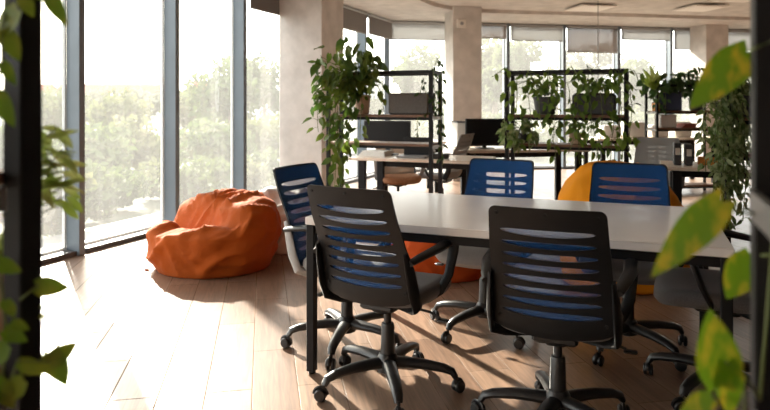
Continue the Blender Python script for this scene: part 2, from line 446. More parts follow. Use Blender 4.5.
# ------------------------------------------------------------------ furniture: the white table
TFL = Vector((-.375, 3.0, 0)); TL, TW, TZ = 1.78, 1.0, .735
tb = thing('meeting_table', 'long white meeting table with black steel legs', 'table', TFL + VV * TL / 2 + UU * TW / 2, RZ_T)
MB().box((0, 0, TZ - .018), (TL, TW, .036), bev=.003).build('tabletop', M['table_white'], tb)
fr = MB()
for y in (-1, 1): fr.box((0, y * (TW / 2 - .03), TZ - .056), (TL - .04, .03, .04))
for x in (-1, 1): fr.box((x * (TL / 2 - .03), 0, TZ - .056), (.03, TW - .04, .04))
fr.build('steel_frame', M['black_metal'], tb, smooth=False)
for x in (-1, 1):
    for y in (-1, 1):
        lg = MB().box((x * (TL / 2 - .024), y * (TW / 2 - .024), .355), (.04, .04, .69), bev=.003).build('leg', M['black_metal'], tb)
        MB().lathe([(.016, 0), (.018, .004), (.018, .012)], 12, (x * (TL / 2 - .024), y * (TW / 2 - .024), 0)).build('foot', M['black_plastic'], lg)

# ------------------------------------------------------------------ office chair
def back_surface(inset=0.0, shift=0.0, hs=1.0, slots=True):
    zb_, zt = .436 + inset, .93 - inset
    cols = [-1, -.97, -.9, -.8, -.76, -.68, -.58, -.45, -.3, -.15, 0, .15, .3, .45, .58, .68, .76, .8, .9, .97, 1]
    def hw(z):
        t = (z - .475) / .455
        w = .226 - .028 * t - inset
        r = .024
        if z > zt - r: k = (z - (zt - r)) / r; w -= r * (1 - math.sqrt(max(0, 1 - k * k)))
        r = .05
        if z < zb_ + r: k = (zb_ + r - z) / r; w -= r * (1 - math.sqrt(max(0, 1 - k * k)))
        return w
    def pt(s, z):
        t = (z - .475) / .455
        x = s * hw(z)
        y = -.187 - .16 * t + .03 * math.sin(math.pi * min(1, max(0, t * 1.4))) * .6 + .5 * x * x + shift
        return (x, y, z - (0) + .02 * (1 - s * s) * (-1 if t < .0 else 0))
    rows = []
    for k in (0, .3, .7, 1.0): rows.append((zb_ + .05 * k, None))
    zc = [.517 + .0465 * k for k in range(8)]
    for z in zc: rows.append((z, 'slot' if slots else None))
    for k in (0, .35, .65, .85, .95, 1.0): rows.append((zt - .024 + .024 * k, None))
    vs = []; ids = []
    for z, kind in rows:
        lo = []; hi = []
        for s in cols:
            inside = kind and abs(s) < .795
            if inside:
                h = hs * .0138 * math.sqrt(1 - (s / .8) ** 2) ** .85
                bow = -.006 * (1 - (s / .8) ** 2)
                lo.append(len(vs)); vs.append(pt(s, z - h + bow)); hi.append(len(vs)); vs.append(pt(s, z + h * .9 + bow))
            else:
                lo.append(len(vs)); hi.append(len(vs)); vs.append(pt(s, z))
        ids.append((lo, hi))
    fs = []
    for a, b in zip(ids, ids[1:]):
        for i in range(len(cols) - 1):
            fs.append((a[1][i], a[1][i + 1], b[0][i + 1], b[0][i]))
    return vs, fs

def rounded_seat():
    # waterfall seat pad as a stack of rounded rectangles
    mb = MB(); n = 40; prof = [(.80, .402), (.93, .41), (.99, .43), (1.0, .447), (.985, .463), (.94, .473), (.8, .478), (.5, .475), (.15, .472)]
    vs = []; fs = []
    for k, z in prof:
        for i in range(n):
            a = 2 * math.pi * i / n; c, s = math.cos(a), math.sin(a)
            e = 2 / 4.2
            x = .238 * k * math.copysign(abs(c) ** e, c); y = .222 * k * math.copysign(abs(s) ** e, s)
            x *= 1 - .06 * (y > 0) * (y / .235) ** 2
            zz = z - (.03 * max(0, (y - .10) / .13) ** 2 if z > .44 else .012 * max(0, (y - .1) / .13)) + .012 * (x / .23) ** 2
            vs.append((x, y + .05, zz))
    for r in range(len(prof) - 1):
        for i in range(n):
            j = (i + 1) % n; fs.append((r * n + i, r * n + j, r * n + n + j, r * n + n + i))
    fs += [tuple(range(n - 1, -1, -1)), tuple((len(prof) - 1) * n + i for i in range(n))]
    mb.add(vs, fs); return mb

def make_chair(label, rot_base=0):
    t = thing('office_chair', label, 'chair')
    # five-star base
    sb = MB(); sb.lathe([(.034, .07), (.048, .078), (.05, .13), (.042, .145), (.036, .155)], 18)
    for k in range(5):
        a = R(72 * k) + rot_base; c, s = math.cos(a), math.sin(a)
        pts = [(c * r, s * r, z) for r, z in ((.02, .115), (.09, .117), (.17, .114), (.25, .103), (.288, .09), (.302, .066))]
        sb.tube(pts, [.034, .031, .028, .025, .022, .017], 12, .75)
    st = sb.build('star_base', M['black_plastic'], t)
    for k in range(5):
        a = R(72 * k) + rot_base; c, s = math.cos(a), math.sin(a)
        b2 = a + 1.1 + k * .7; cx, cy = .305 * c, .305 * s
        ox, oy = math.cos(b2), math.sin(b2)
        hood = MB(); hood.tube([(cx, cy, .05), (cx, cy, .078)], .008, 8)
        arc = [(cx - ox * .012 + ox * .026 * math.cos(q), cy - oy * .012 + oy * .026 * math.cos(q), .028 + .027 * math.sin(q)) for q in [math.pi * w / 8 for w in range(9)]]
        hood.tube(arc, .012, 8, .5)
        ca = hood.build('caster', M['black_plastic'], t)
        for sd in (-1, 1):
            w = MB(); m3 = Matrix.Rotation(b2, 4, 'Z')
            w.lathe([(.012, -.009), (.022, -.0085), (.0265, -.004), (.0265, .004), (.022, .0085), (.012, .009)], 18, (0, 0, 0), 'y')
            w.v = [tuple(m3 @ Vector(q) + Vector((cx - ox * .012 - oy * sd * .013, cy - oy * .012 + ox * sd * .013, .026))) for q in w.v]
            w.build('wheel', M['black_plastic'], ca)
    MB().lathe([(.033, .13), (.029, .28), (.026, .288), (.017, .289), (.017, .375)], 16).build('gas_lift', M['black_plastic'], t)
    tm = MB(); tm.box((0, 0, .385), (.17, .22, .035), bev=.01).box((0, -.02, .365), (.09, .12, .03), bev=.01)
    tm.build('tilt_mechanism', M['black_plastic'], t)
    lv = MB(); lv.tube([(.07, .02, .37), (.2, .02, .362), (.25, .015, .345)], .006, 8).box((.265, .013, .338), (.05, .03, .012), bev=.004)
    lv.build('lever', M['black_plastic'], t)
    rounded_seat().build('seat', M['seat_dark'], t)
    vs, fs = back_surface()
    bk = MB().plate(vs, fs, (0, -.010, 0)).build('backrest', M['char_plastic'], t)
    vs, fs = back_surface(.008, .004, slots=False)
    MB().plate(vs, fs, (0, -.0015, 0)).build('back_fabric', M['blue_mesh'], bk)
    for x, z in ((-.17, .905), (0, .908), (.17, .905), (-.19, .49), (.19, .49)):
        y = -.187 - .16 * (z - .475) / .455 + .5 * x * x
        MB().lathe([(.006, -.003), (.006, .001), (.003, .003)], 8, (x, y - .012, z), 'y').build('screw', M['black_metal'], bk)
    for sd in (-1, 1):
        x = sd * .232
        br = MB()
        br.tube([(x * .93, -.235, .665), (x * .96, -.21, .59), (x * .98, -.185, .50), (x * .98, -.15, .425), (x * .8, -.10, .398), (x * .4, -.05, .39)], [.006, .011, .013, .012, .009, .007], 12, 2.4)
        br.build('back_bracket', M['char_plastic'], t)
        am = MB()
        am.tube([(x * .98, -.225, .625), (x * 1.04, -.17, .637), (x * 1.15, -.03, .656), (x * 1.15, .085, .666), (x * 1.15, .12, .655), (x * 1.15, .118, .615), (x * 1.12, .085, .52), (x * 1.0, .055, .45), (x * .75, .04, .405)],
                [.02, .023, .027, .029, .028, .025, .022, .02, .016], 10, .62)
        am.build('armrest', M['char_plastic'], t)
    return t

def turn_base(ch, world_deg):
    a = R(world_deg) - ch.rotation_euler[2]
    for c in ch.children:
        if c.name.split('.')[0] in ('star_base', 'caster'): c.rotation_euler = (0, 0, a)
ch1 = make_chair('dark slatted office chair left of the nearest one, its back to us at the table')
ch1.location = (0.012, 2.86, 0); ch1.rotation_euler = (0, 0, R(-30)); ch1['group'] = 'office chairs around the white table'
G = 'office chairs around the white table'
ch2 = dup(ch1, (.675, 2.5, 0), R(-22), 'nearest dark slatted office chair, square to the near edge of the white table', G); ch2.scale = (1, 1, .975)
ch3 = dup(ch1, (.56, 3.6, 0), R(153), 'blue backed office chair with sunlit pale seat at the middle of the far table edge', G)
ch4 = dup(ch1, (1.26, 3.32, 0), R(158), 'blue backed office chair in front of the tall yellow beanbag', G)
ch5 = dup(ch1, (-.20, 3.36, 0), R(-118), 'blue backed office chair at the window end of the table beside the orange beanbag', G)
ch6 = dup(ch1, (1.47, 2.80, 0), R(66), 'grey seated office chair at the right end of the table behind the dark post', G)
for c_, a_ in ((ch1, 62), (ch2, 18), (ch3, 6), (ch4, 8), (ch5, 43), (ch6, 71)): turn_base(c_, a_)
swap(ch3, {'seat': M['seat_pale']}); swap(ch5, {'seat': M['seat_pale'], 'back_bracket': M['grey_plastic'], 'armrest': M['char_plastic']})  # lighter seats and bracket: the sunlight on them is put into the colour
# chairs further back
gb = {'back_fabric': M['grey_mesh_sheer'], 'backrest': M['grey_mesh'], 'back_bracket': M['grey_plastic'], 'armrest': M['grey_plastic'], 'seat': M['seat_pale']}
G2 = 'office chairs at the desks in the back'
k1 = dup(ch1, (.66, 7.5, 0), R(60), 'grey mesh office chair between the left rack and the black monitor', G2); swap(k1, {'back_fabric': M['grey_mesh_sheer'], 'backrest': M['grey_mesh'], 'seat': M['seat_pale']})
k2 = dup(ch1, (2.60, 6.2, 0), R(150), 'pale grey office chair behind the wooden desk at the right', G2); swap(k2, gb)
k3 = dup(ch1, (.146, 7.15, 0), R(190), 'beige office chair with tan seat seen through the left rack', G2)
swap(k3, {'back_fabric': M['beige_mesh_sheer'], 'backrest': M['beige_mesh'], 'seat': M['seat_tan'], 'armrest': M['grey_plastic']})

# ------------------------------------------------------------------ beanbags
def beanbag(name, label, loc, rz, prof, m, lean=(0, 0), wr=.02, seed=0, fold=(.8, .6)):
    """prof(a, t) -> (radius_x, radius_y, z)"""
    o = thing(name, label, 'beanbag', loc, rz, 'beanbags')
    n, k = 96, 56; vs = []; fs = []
    for j in range(k + 1):
        t = j / k
        for i in range(n):
            a = 2 * math.pi * i / n
            q = Vector(prof(a, t))
            fa, fb, fc = q.x * fold[0] + q.y * fold[1], -q.x * fold[1] + q.y * fold[0], q.z
            f1 = 1 - abs(noise.noise(Vector((fa * 1.5 + seed, fb * 6.5 + fc * 4, fc * 2.0))) * 2)
            f2 = 1 - abs(noise.noise(Vector((fa * 2.5 + seed * 2, fb * 13 - fc * 4, fc * 4 + 3))) * 2)
            f3 = noise.noise(Vector((q.x * 3.2 + seed, q.y * 3.2, q.z * 3.2)))
            d = (max(0, f1) ** 2 * 1.5 + max(0, f2) ** 2 * .6 + f3 * .9 - .6) * wr * sm(.05, .3, t)
            h = Vector((q.x, q.y, 0)); L_ = h.length
            hn = h / L_ if L_ > 1e-5 else Vector((0, 0, 0))
            w = sm(.45, .8, t)
            q = q + hn * d * (1 - w) + Vector((0, 0, d * w))
            if q.z < 0: q.z = 0
            vs.append(q)
    for j in range(k):
        for i in range(n):
            i2 = (i + 1) % n; fs.append((j * n + i, j * n + i2, j * n + n + i2, j * n + n + i))
    fs += [tuple(range(n - 1, -1, -1)), tuple(k * n + i for i in range(n))]
    mb = MB(); mb.add(vs, fs); b = mb.build('cover', m, o, auto=False)
    return o, vs, n, k

def sm(a, b, x):
    t = min(1, max(0, (x - a) / (b - a))); return t * t * (3 - 2 * t)
def prof_slouch(w, dp, hlow, hhigh, dirx, diry, seatc=None):
    """low front, high back towards (dirx, diry)"""
    def f(a, t):
        c, s = math.cos(a), math.sin(a)
        # t 0..1 from centre-bottom round the side to the crown
        if t < .12: r = t / .12 * .86; zz = 0
        elif t < .62:
            q = (t - .12) / .5; r = .86 + .14 * math.sin(q * math.pi * .75) ; zz = q * .78
        else:
            q = (t - .62) / .38; r = (.86 + .14 * math.sin(.75 * math.pi)) * math.cos(q * math.pi / 2) ; zz = .78 + .22 * math.sin(q * math.pi / 2)
        x, y = c * r, s * r
        al = x * dirx + y * diry; be = -x * diry + y * dirx
        top = hlow + (hhigh - hlow) * (sm(-.22, .10, al) * .88 + .12 * sm(.1, .5, al)) - hhigh * .08 * sm(.6, 1, al)
        if seatc is not None:
            top -= seatc[2] * math.exp(-((al - seatc[0]) / seatc[1]) ** 2 - ((be - seatc[4]) / seatc[3]) ** 2) * sm(.5, .75, t)
        return (x * w, y * dp, zz * top)
    return f
ob, *_ = beanbag('beanbag', 'big slouched orange beanbag on the floor by the tall windows', (-1.345, 5.02, 0), 0,
        prof_slouch(.495, .46, .36, .565, .66, .75, (-.26, .15, .19, .55, .35)), M['orange'], wr=.031, seed=2.3, fold=(.75, .66))
tg = MB().box((-.40, -.33, .05), (.03, .004, .02)); tg.build('tag_loop', M['orange_dark'], ob, smooth=False)
beanbag('beanbag', 'red orange beanbag seen under the white table beyond its far edge', (.42, 4.84, 0), R(20),
        prof_slouch(.42, .38, .40, .52, .3, .8), M['red_orange'], wr=.03, seed=5.1)
def prof_tall(w, dp, h, lx, ly):
    def f(a, t):
        c, s = math.cos(a), math.sin(a)
        pts = [(0, 0), (.12, .84, 0), (.2, .97, .06)]
        if t < .12: r, z = t / .12 * .85, 0
        else:
            q = (t - .12) / .88
            z = math.sin(q * math.pi / 2) ** .95
            r = (.85 + .17 * math.sin(min(1, q * 2.2) * math.pi / 2)) * (1 - q ** 2.0) ** .72 if q < 1 else 0
        return (c * r * w + lx * z * z, s * r * dp + ly * z * z, z * h)
    return f
beanbag('beanbag', 'tall yellow orange beanbag behind the far right blue chair', (1.70, 4.58, 0), R(10),
        prof_tall(.50, .42, .825, .02, .12), M['yellow'], wr=.022, seed=9.4)
beanbag('beanbag', 'crumpled pale grey beanbag between the orange one and the window-end chair', (-.88, 5.6, 0), R(40),
        prof_slouch(.29, .25, .42, .54, .4, .6), M['white_cloth'], wr=.035, seed=13.7)

# ------------------------------------------------------------------ racks
RL, RD, RH = .95, .26, 1.55
def make_rack(label, loc, rz, group='black metal shelving racks'):
    t = thing('shelving_rack', label, 'shelving rack', loc, rz, group)
    p = .032
    for x in (0, RL):
        for y in (0, RD):
            MB().box((x, y, RH / 2), (p, p, RH), bev=.002).build('post', M['black_metal'], t)
    top = MB()
    for y in (0, RD): top.box((RL / 2, y, RH - p / 2), (RL - p, p * .95, p))
    for x in (0, RL): top.box((x, RD / 2, RH - p / 2), (p * .95, RD - p, p))
    top.build('top_frame', M['black_metal'], t, smooth=False)
    for z in (1.178, .935, .12):
        s = MB(); s.box((RL / 2, RD / 2, z - .012), (RL - p - .002, RD - p - .004, .02)).box((RL / 2, RD / 2, z - .001), (RL - p - .002, RD + p * .9, .004)) if False else s.box((RL / 2, RD / 2, z - .011), (RL - p - .002, RD + .012, .022), bev=.002)
        sh = s.build('shelf_board', M['shelf_wood'], t)
        b = MB()
        for y in (0, RD): b.box((RL / 2, y, z - .034), (RL - p, p * .8, .022))
        b.build('shelf_rail', M['black_metal'], sh, smooth=False)
    for z in (1.178, .935):
        for x in (-.0205, RL + .0205):
            MB().box((x, RD / 2 - .028, z - .028), (.008, RD - .026, .03)).build('end_plate', M['grey_steel'], t, smooth=False)
    return t
rAr = Vector(((431 - 385) / F * 5.3, 5.3, 0)); rA0 = rAr - VV * RL
rackA = make_rack('black rack with wooden shelves beside the left concrete column, holding a big climbing plant', rA0, RZ_T)
rBr = Vector(((626 - 385) / F * 5.1, 5.1, 0)); rB0 = rBr - VV * RL
rackB = dup(rackA, rB0, RZ_T, 'ivy draped black rack with wooden shelves behind the middle of the table')
rC0 = Vector(((657 - 385) / F * 9.0, 9.0, 0))
rackC = dup(rackA, rC0, RZ_P, 'far rack with dark blue planter in front of the right back windows')
rD0 = Vector(((728 - 385) / F * 4.3, 4.3, 0))
rackD = dup(rackA, rD0, RZ_T, 'rack post buried in small leaved ivy at the right, beyond the table end')
# near racks that frame the view
eL = Vector((-.453, .80, 0)); rackE = dup(rackA, eL - VV * RL - UU * RD, RZ_T, 'dark blurred rack post at the left edge of the view, close to us')
eR = Vector(((768 - 385) / F * .74, .74, 0)); rackF = dup(rackA, eR - UU * RD, RZ_T, 'dark blurred rack post at the right edge of the view, close to us')

# ------------------------------------------------------------------ desks and the things on them
def make_desk(label, corner, rz, L_, D_, z=.735, leg='slab', group='wooden desks in the back'):
    t = thing('desk', label, 'desk', corner, rz, group)
    MB().box((L_ / 2, D_ / 2, z - .015), (L_, D_, .03), bev=.003).build('desktop', M['desk_wood'], t)
    for x in (.12, L_ - .12):
        for y in (.08, D_ - .08):
            MB().box((x, y, (z - .03) / 2), (.075, .05, z - .032), bev=.004).build('leg', M['black_metal'], t)
    MB().box((L_ / 2, D_ - .06, z - .09), (L_ - .3, .02, .1)).build('crossbar', M['black_metal'], t, smooth=False)
    return t
d1 = Vector((-.37, 6.45, 0))
make_desk('pale wooden desk behind the left rack, with black slab legs', d1, RZ_T, 1.36, .65)
d2 = Vector(((662 - 385) / F * 5.45, 5.45, 0))
make_desk('pale wooden desk at the right beyond the yellow beanbag', d2, RZ_T, 1.2, .65)
d3 = Vector((.98, 7.35, 0))
make_desk('far wooden desk below the black monitor near the middle column', d3, RZ_P, 1.5, .7)
d4 = Vector((3.3, 9.9, 0))
make_desk('far wooden desk behind the rack by the right back windows', d4, RZ_P, 2.2, .7)
d5 = Vector((-.1, 9.0, 0))
make_desk('far wooden desk near the window corner behind the left rack', d5, RZ_P, 1.0, .6)

def monitor(label, loc, rz, w=.54, h=.33, z0=.10, m='screen'):
    t = thing('monitor', label, 'monitor', loc, rz, 'computer monitors')
    MB().box((0, 0, z0 + h / 2), (w, .03, h), bev=.006).build('casing', M['black_plastic'], t)
    MB().box((0, -.016, z0 + h / 2 + .008), (w - .024, .003, h - .04)).build('screen', M[m], t, smooth=False)
    MB().box((0, .03, (z0 + .1) / 2), (.05, .02, z0 + .1), bev=.004).build('neck', M['black_plastic'], t)
    MB().box((0, .02, .006), (.2, .16, .012), bev=.004).build('foot', M['black_plastic'], t)
mp_ = P(485, 136, 7.75)
monitor('black monitor on the far desk below the middle concrete column', (mp_.x, mp_.y, .736), R(8), .49, .33, .03)
mp_ = P(387, 131, 6.9)
monitor('black monitor on the desk behind the left rack', (mp_.x, 6.72, .736), R(-20), .52, .26, .10)
mp_ = P(570, 140, 9)
def obox(name, label, cat, px, py, d, size, m, rz=RZ_T, z=None, group=None, lid=None):
    q = P(px, py, d); zz = q.z if z is None else z
    t = thing(name, label, cat, (q.x, q.y, zz), rz, group)
    MB().box((0, 0, size[2] / 2), size, bev=min(size) * .08).build('body', M[m], t)
    if lid: MB().box((0, 0, size[2] + .006), (size[0] * 1.03, size[1] * 1.03, .014), bev=.003).build('lid', M[lid], t)
    return t
def on(rack0, rz, x, y, z):
    c, s = math.cos(rz), math.sin(rz); return Vector((rack0.x + x * c - y * s, rack0.y + x * s + y * c, z))
# grey storage box on rack A
q = on(rA0, RZ_T, .735, .13, 1.179)
t = thing('storage_box', 'grey fabric storage box on the upper shelf of the left rack', 'box', q, RZ_T)
bxm = MB(); bxm.box((0, 0, .09), (.36, .2, .18), bev=.012); bxm.build('body', M['box_grey'], t)
MB().box((0, 0, .176), (.366, .206, .014), bev=.004).build('rim', M['box_grey'], t)
# desk 1 clutter
def desk_pt(d0, rz, x, y): return on(d0, rz, x, y, .736)
q = desk_pt(d1, RZ_T, .62, .22)
t = thing('laptop', 'open grey laptop on the desk behind the left rack', 'laptop', q, RZ_T)
MB().box((0, 0, .009), (.30, .21, .016), bev=.004).build('base', M['grey_plastic'], t)
MB().box((0, .13, .10), (.30, .012, .19), bev=.003).build('screen', M['screen'], t)
q = desk_pt(d1, RZ_T, .90, .2)
t = thing('desk_phone', 'black desk phone right of the grey laptop', 'phone', q, RZ_T + .2)
MB().box((0, 0, .025), (.18, .17, .05), bev=.01).build('base', M['black_plastic'], t)
MB().tube([(-.07, -.07, .06), (-.07, 0, .08), (-.07, .08, .06)], [.022, .014, .022], 8).build('handset', M['black_plastic'], t)
q = desk_pt(d1, RZ_T, .18, .3)
t = thing('paper_stack', 'stack of white paper at the left end of the desk behind the left rack', 'paper', q, RZ_T - .1)
for k in range(3): MB().box((.006 * k, .004 * k, .008 + .017 * k), (.3 - .02 * k, .21, .016)).build('bundle', M['paper_white'], t, smooth=False)
# far desk clutter
obox('storage_box', 'white storage box beside the black monitor on the far desk', 'box', 459, 0, 7.95, (.13, .26, .31), 'paper_white', RZ_P, .736, lid='pot_dark')
for i, (px, m_, h) in enumerate(((672, 'pot_dark', .27), (677, 'pot_dark', .25), (686, 'amber', .1))):
    nm = ('binder', 'binder', 'pencil_case')[i]
    q = on(d2, RZ_T, (.13, .22, .38)[i], .3, .736)
    t = thing(nm, ('dark binder standing on the right desk, left of the pair', 'dark binder standing on the right desk, right of the pair', 'amber pencil case lying right of the dark binders')[i],
              ('binder', 'binder', 'case')[i], q, RZ_T)
    sz = (.06, .26, h * .72) if i < 2 else (.17, .08, .07)
    MB().box((0, 0, sz[2] / 2), sz, bev=.006).build('cover', M[m_], t)
    if i < 2: MB().box((0, -sz[1] / 2 - .002, sz[2] * .62), (.04, .003, .06)).build('spine_label', M['paper_white'], t, smooth=False)
    else: MB().tube([(-.08, 0, .071), (.08, 0, .071)], .003, 5).build('zip', M['black_metal'], t)
# rack C clutter
q = on(rC0, RZ_P, .22, .13, .936)
obox('paper_bag', 'white paper bag on the second shelf of the far rack', 'bag', 0, 0, 1, (.26, .16, .19), 'paper_white', RZ_P).location = q
for k in range(3):
    q = on(rC0, RZ_P, .55 + .01 * k, .13, .936 + .021 * k)
    obox('book', ('lowest of the three red books lying on the far rack', 'middle of the three red books lying on the far rack', 'top one of the three red books lying on the far rack')[k], 'book', 0, 0, 1, (.22, .15, .02), 'book_red', RZ_P + .1 * k, group='red books on the far rack').location = q
q = on(rC0, RZ_P, .0, .13, 1.179)
obox('canister', 'small amber canister at the left end of the far rack', 'canister', 0, 0, 1, (.08, .08, .11), 'amber', RZ_P, lid='pot_dark').location = on(rC0, RZ_P, .07, .13, 1.179)
for i in range(4):
    q = on(d4, RZ_P, .35 + .42 * i, .3, .736)
    obox('file_box', ('white file box on the far desk, first from its left end', 'white file box on the far desk, second from its left end', 'white file box on the far desk, third from its left end', 'white file box on the far desk, last at its right end')[i],
         'box', 0, 0, 1, (.3, .25, .2 + .05 * (i % 2)), 'paper_white', RZ_P, group='white file boxes on the far desk').location = q
q = on(d3, RZ_P, .95, .25, .736)

# ------------------------------------------------------------------ plants
def leaf(mb, base, tip, nrm, wr=.36, rows=4, fold=.18, droop=.12, heart=True):
    base = Vector(base); tip = Vector(tip); ax = tip - base; L_ = ax.length
    if L_ < 1e-5: return
    ax /= L_; n = Vector(nrm); n = n - ax * n.dot(ax)
    if n.length < 1e-4: n = ax.orthogonal()
    n.normalize(); sd = ax.cross(n)
    vs = []; fs = []
    for i in range(rows + 1):
        t = i / rows
        if heart: w = 1.62 * (t + .02) ** .36 * (1.0 - t) ** .92 if t < 1 else 0
        else: w = math.sin(math.pi * min(1, t * .96 + .02)) ** .8 * .95
        w *= wr * L_
        back = -.10 * L_ if (heart and i == 0) else 0
        c = base + ax * (t * L_) - n * (droop * L_ * t * t)
        up = n * (w * fold * 2)
        vs += [c - sd * w + up + ax * back, c, c + sd * w + up + ax * back]
    for i in range(rows):
        a = i * 3; fs += [(a, a + 1, a + 4, a + 3), (a + 1, a + 2, a + 5, a + 4)]
    mb.add(vs, fs)
rnd = random.Random(11)
def rv(s=1): return Vector((rnd.uniform(-s, s), rnd.uniform(-s, s), rnd.uniform(-s, s)))
def vine(lm, sm_, pts, size, step, wr=.36, out=None, jit=.4, petiole=.6, rows=3, r=.003):
    """a stem along pts with leaves hanging on both sides"""
    pts = [Vector(p) for p in pts]
    fine = []
    for a, b in zip(pts, pts[1:]):
        k = max(2, int((b - a).length / .05))
        for i in range(k): fine.append(a.lerp(b, i / k) + rv(.006))
    fine.append(pts[-1])
    sm_.tube(fine, r, 5)
    acc = 0; sd = 1
    for a, b in zip(fine, fine[1:]):
        acc += (b - a).length
        while acc > step:
            acc -= step; sd = -sd
            p = a.lerp(b, rnd.random())
            o = Vector(out) if out else Vector((rnd.uniform(-1, 1), -.8, 0))
            dirv = (Vector((sd * rnd.uniform(.2, 1), rnd.uniform(-.6, .3), rnd.uniform(-.6, .5))) + o * .4).normalized()
            s = size * rnd.uniform(.6, 1.2)
            bp = p + dirv * s * petiole
            td = (dirv * .6 + Vector((0, 0, -.75)) + rv(jit)).normalized()
            sm_.tube([p, p.lerp(bp, .5) + Vector((0, 0, s * .1)), bp], r * .6, 4, cap=False)
            leaf(lm, bp, bp + td * s, (Vector((0, -.9, .5)) + rv(.6)), wr * rnd.uniform(.85, 1.1), rows, rnd.uniform(.1, .3), rnd.uniform(0, .25))
def clump(lm, sm_, c, rad, n, size, root, wr=.36, rows=3, r=.0025):
    for _ in range(n):
        q = rv(1)
        while q.length > 1: q = rv(1)
        p = Vector((c[0] + q.x * rad[0], c[1] + q.y * rad[1], c[2] + q.z * rad[2]))
        s = size * rnd.uniform(.6, 1.25)
        mid = Vector(root).lerp(p, .5) + Vector((0, 0, .12 * (p - Vector(root)).length))
        if rnd.random() < .45: sm_.tube([root, mid, p], r, 4, cap=False)
        d = (p - Vector(root)); d.z = 0
        d = d.normalized() if d.length > 1e-3 else rv(1)
        td = (d * .5 + Vector((0, 0, -.55)) + rv(.7)).normalized()
        leaf(lm, p, p + td * s, Vector((0, -.8, .6)) + rv(.8), wr * rnd.uniform(.85, 1.1), rows, rnd.uniform(.1, .3), rnd.uniform(0, .25))
def plant(name, label, base, potm, pot, leafm, fn, cat='plant', stemm='stem'):
    """pot: ('round', r, h) / ('box', lx, ly, h) / None"""
    base = Vector(base)
    t = thing(name, label, cat, base, 0)
    if pot and pot[0] == 'round':
        r, h = pot[1], pot[2]
        MB().lathe([(r * .72, 0), (r * .78, .004), (r * .97, h * .86), (r * 1.03, h * .88), (r * 1.03, h), (r * .93, h), (r * .9, h * .93)], 20).build('pot', M[potm], t)
        MB().lathe([(r * .88, h * .90), (r * .88, h * .94), (r * .3, h * .95)], 16).build('soil', M['soil'], t)
    elif pot:
        o = MB().box((0, 0, pot[3] / 2), (pot[1], pot[2], pot[3]), bev=.012).build('planter', M[potm], t); o.rotation_euler[2] = RZ_T
        o = MB().box((0, 0, pot[3] + .002), (pot[1] * .9, pot[2] * .85, .012)).build('soil', M['soil'], t); o.rotation_euler[2] = RZ_T
    lm, sm_ = MB(), MB(); fn(lm, sm_)
    for mb_ in (lm, sm_): mb_.v = [(x - base.x, y - base.y, z - base.z) for x, y, z in mb_.v]
    lm.build('foliage', M[leafm], t, auto=False)
    if sm_.v: sm_.build('stem', M[stemm], t, auto=False)
    return t
# big climbing plant on rack A
def f_big(lm, sm_):
    root = on(rA0, RZ_T, .27, .1, 1.33)
    clump(lm, sm_, P(350, 62, 5.45), (.28, .2, .25), 72, .115, root, rows=4)
    clump(lm, sm_, P(330, 88, 5.45), (.16, .15, .22), 36, .10, root, rows=4)
    clump(lm, sm_, P(362, 66, 5.4), (.14, .12, .12), 20, .10, root, rows=4)
    for px, y0, y1 in ((318, 60, 132), (325, 75, 150), (333, 70, 170), (340, 80, 195), (346, 90, 190), (352, 100, 160), (337, 95, 198), (362, 112, 140)):
        a = P(px, y0, 5.5); b = P(px + rnd.uniform(-4, 4), y1, 5.48)
        vine(lm, sm_, [root, (root + a) / 2 + Vector((0, 0, .12)), a, (a + b) / 2 + rv(.03), b], .085, .05)
    a = P(374, 78, 5.25); vine(lm, sm_, [root, (root + a) / 2 + Vector((0, -.05, .12)), a, P(382, 94, 5.22), P(384, 112, 5.22)], .09, .05)
plant('climbing_plant', 'big bushy climbing plant in a beige pot on the left rack', on(rA0, RZ_T, .27, .13, 1.179), 'pot_beige', ('round', .075, .17), 'leaf_climb', f_big)
def f_strand(lm, sm_):
    a = P(437, 58, 5.3)
    vine(lm, sm_, [P(437, 112, 5.28), P(433, 75, 5.25), a, P(441, 66, 5.4), P(441, 90, 5.35), P(440, 125, 5.35), P(443, 165, 5.35)], .05, .045, petiole=.4)
    vine(lm, sm_, [P(437, 112, 5.28), P(424, 90, 5.3), P(424, 78, 5.3), P(420, 95, 5.35)], .045, .05, petiole=.4)
    vine(lm, sm_, [P(430, 112, 5.28), P(418, 118, 5.26), P(417, 138, 5.26)], .035, .04, petiole=.4)
plant('trailing_vine', 'thin trailing vine in a small pot at the right post of the left rack', on(rA0, RZ_T, RL - .07, .13 - .02, 1.179), 'pot_dark', ('round', .035, .07), 'leaf_dark', f_strand)
# rack B
def vines_B(xs, root, size, lens, leafy=.055, top=True):
    def f(lm, sm_):
        for x in xs:
            a = on(rB0, RZ_T, x, -.03, root.z + rnd.uniform(.03, .12)); ln = rnd.uniform(*lens)
            b = Vector((a.x + rnd.uniform(-.06, .06), a.y - .02, a.z - ln))
            vine(lm, sm_, [root, (root + a) / 2 + Vector((0, 0, .08)), a, (a + b) / 2 + rv(.03), b], size, leafy)
        if top:
            for x in xs[::2]:
                c = on(rB0, RZ_T, x + rnd.uniform(-.05, .05), -.02, RH + rnd.uniform(-.02, .05)); d_ = on(rB0, RZ_T, x + rnd.uniform(-.2, .2), -.03, RH - rnd.uniform(.05, .2))
                vine(lm, sm_, [root, (root + c) / 2 + rv(.05), c, d_], size * .9, leafy)
        clump(lm, sm_, (root.x, root.y - .05, root.z + .08), (.2, .12, .12), 16, size * 1.05, root)
    return f
r1 = on(rB0, RZ_T, .30, .13, 1.34); r2 = on(rB0, RZ_T, .70, .13, 1.36)
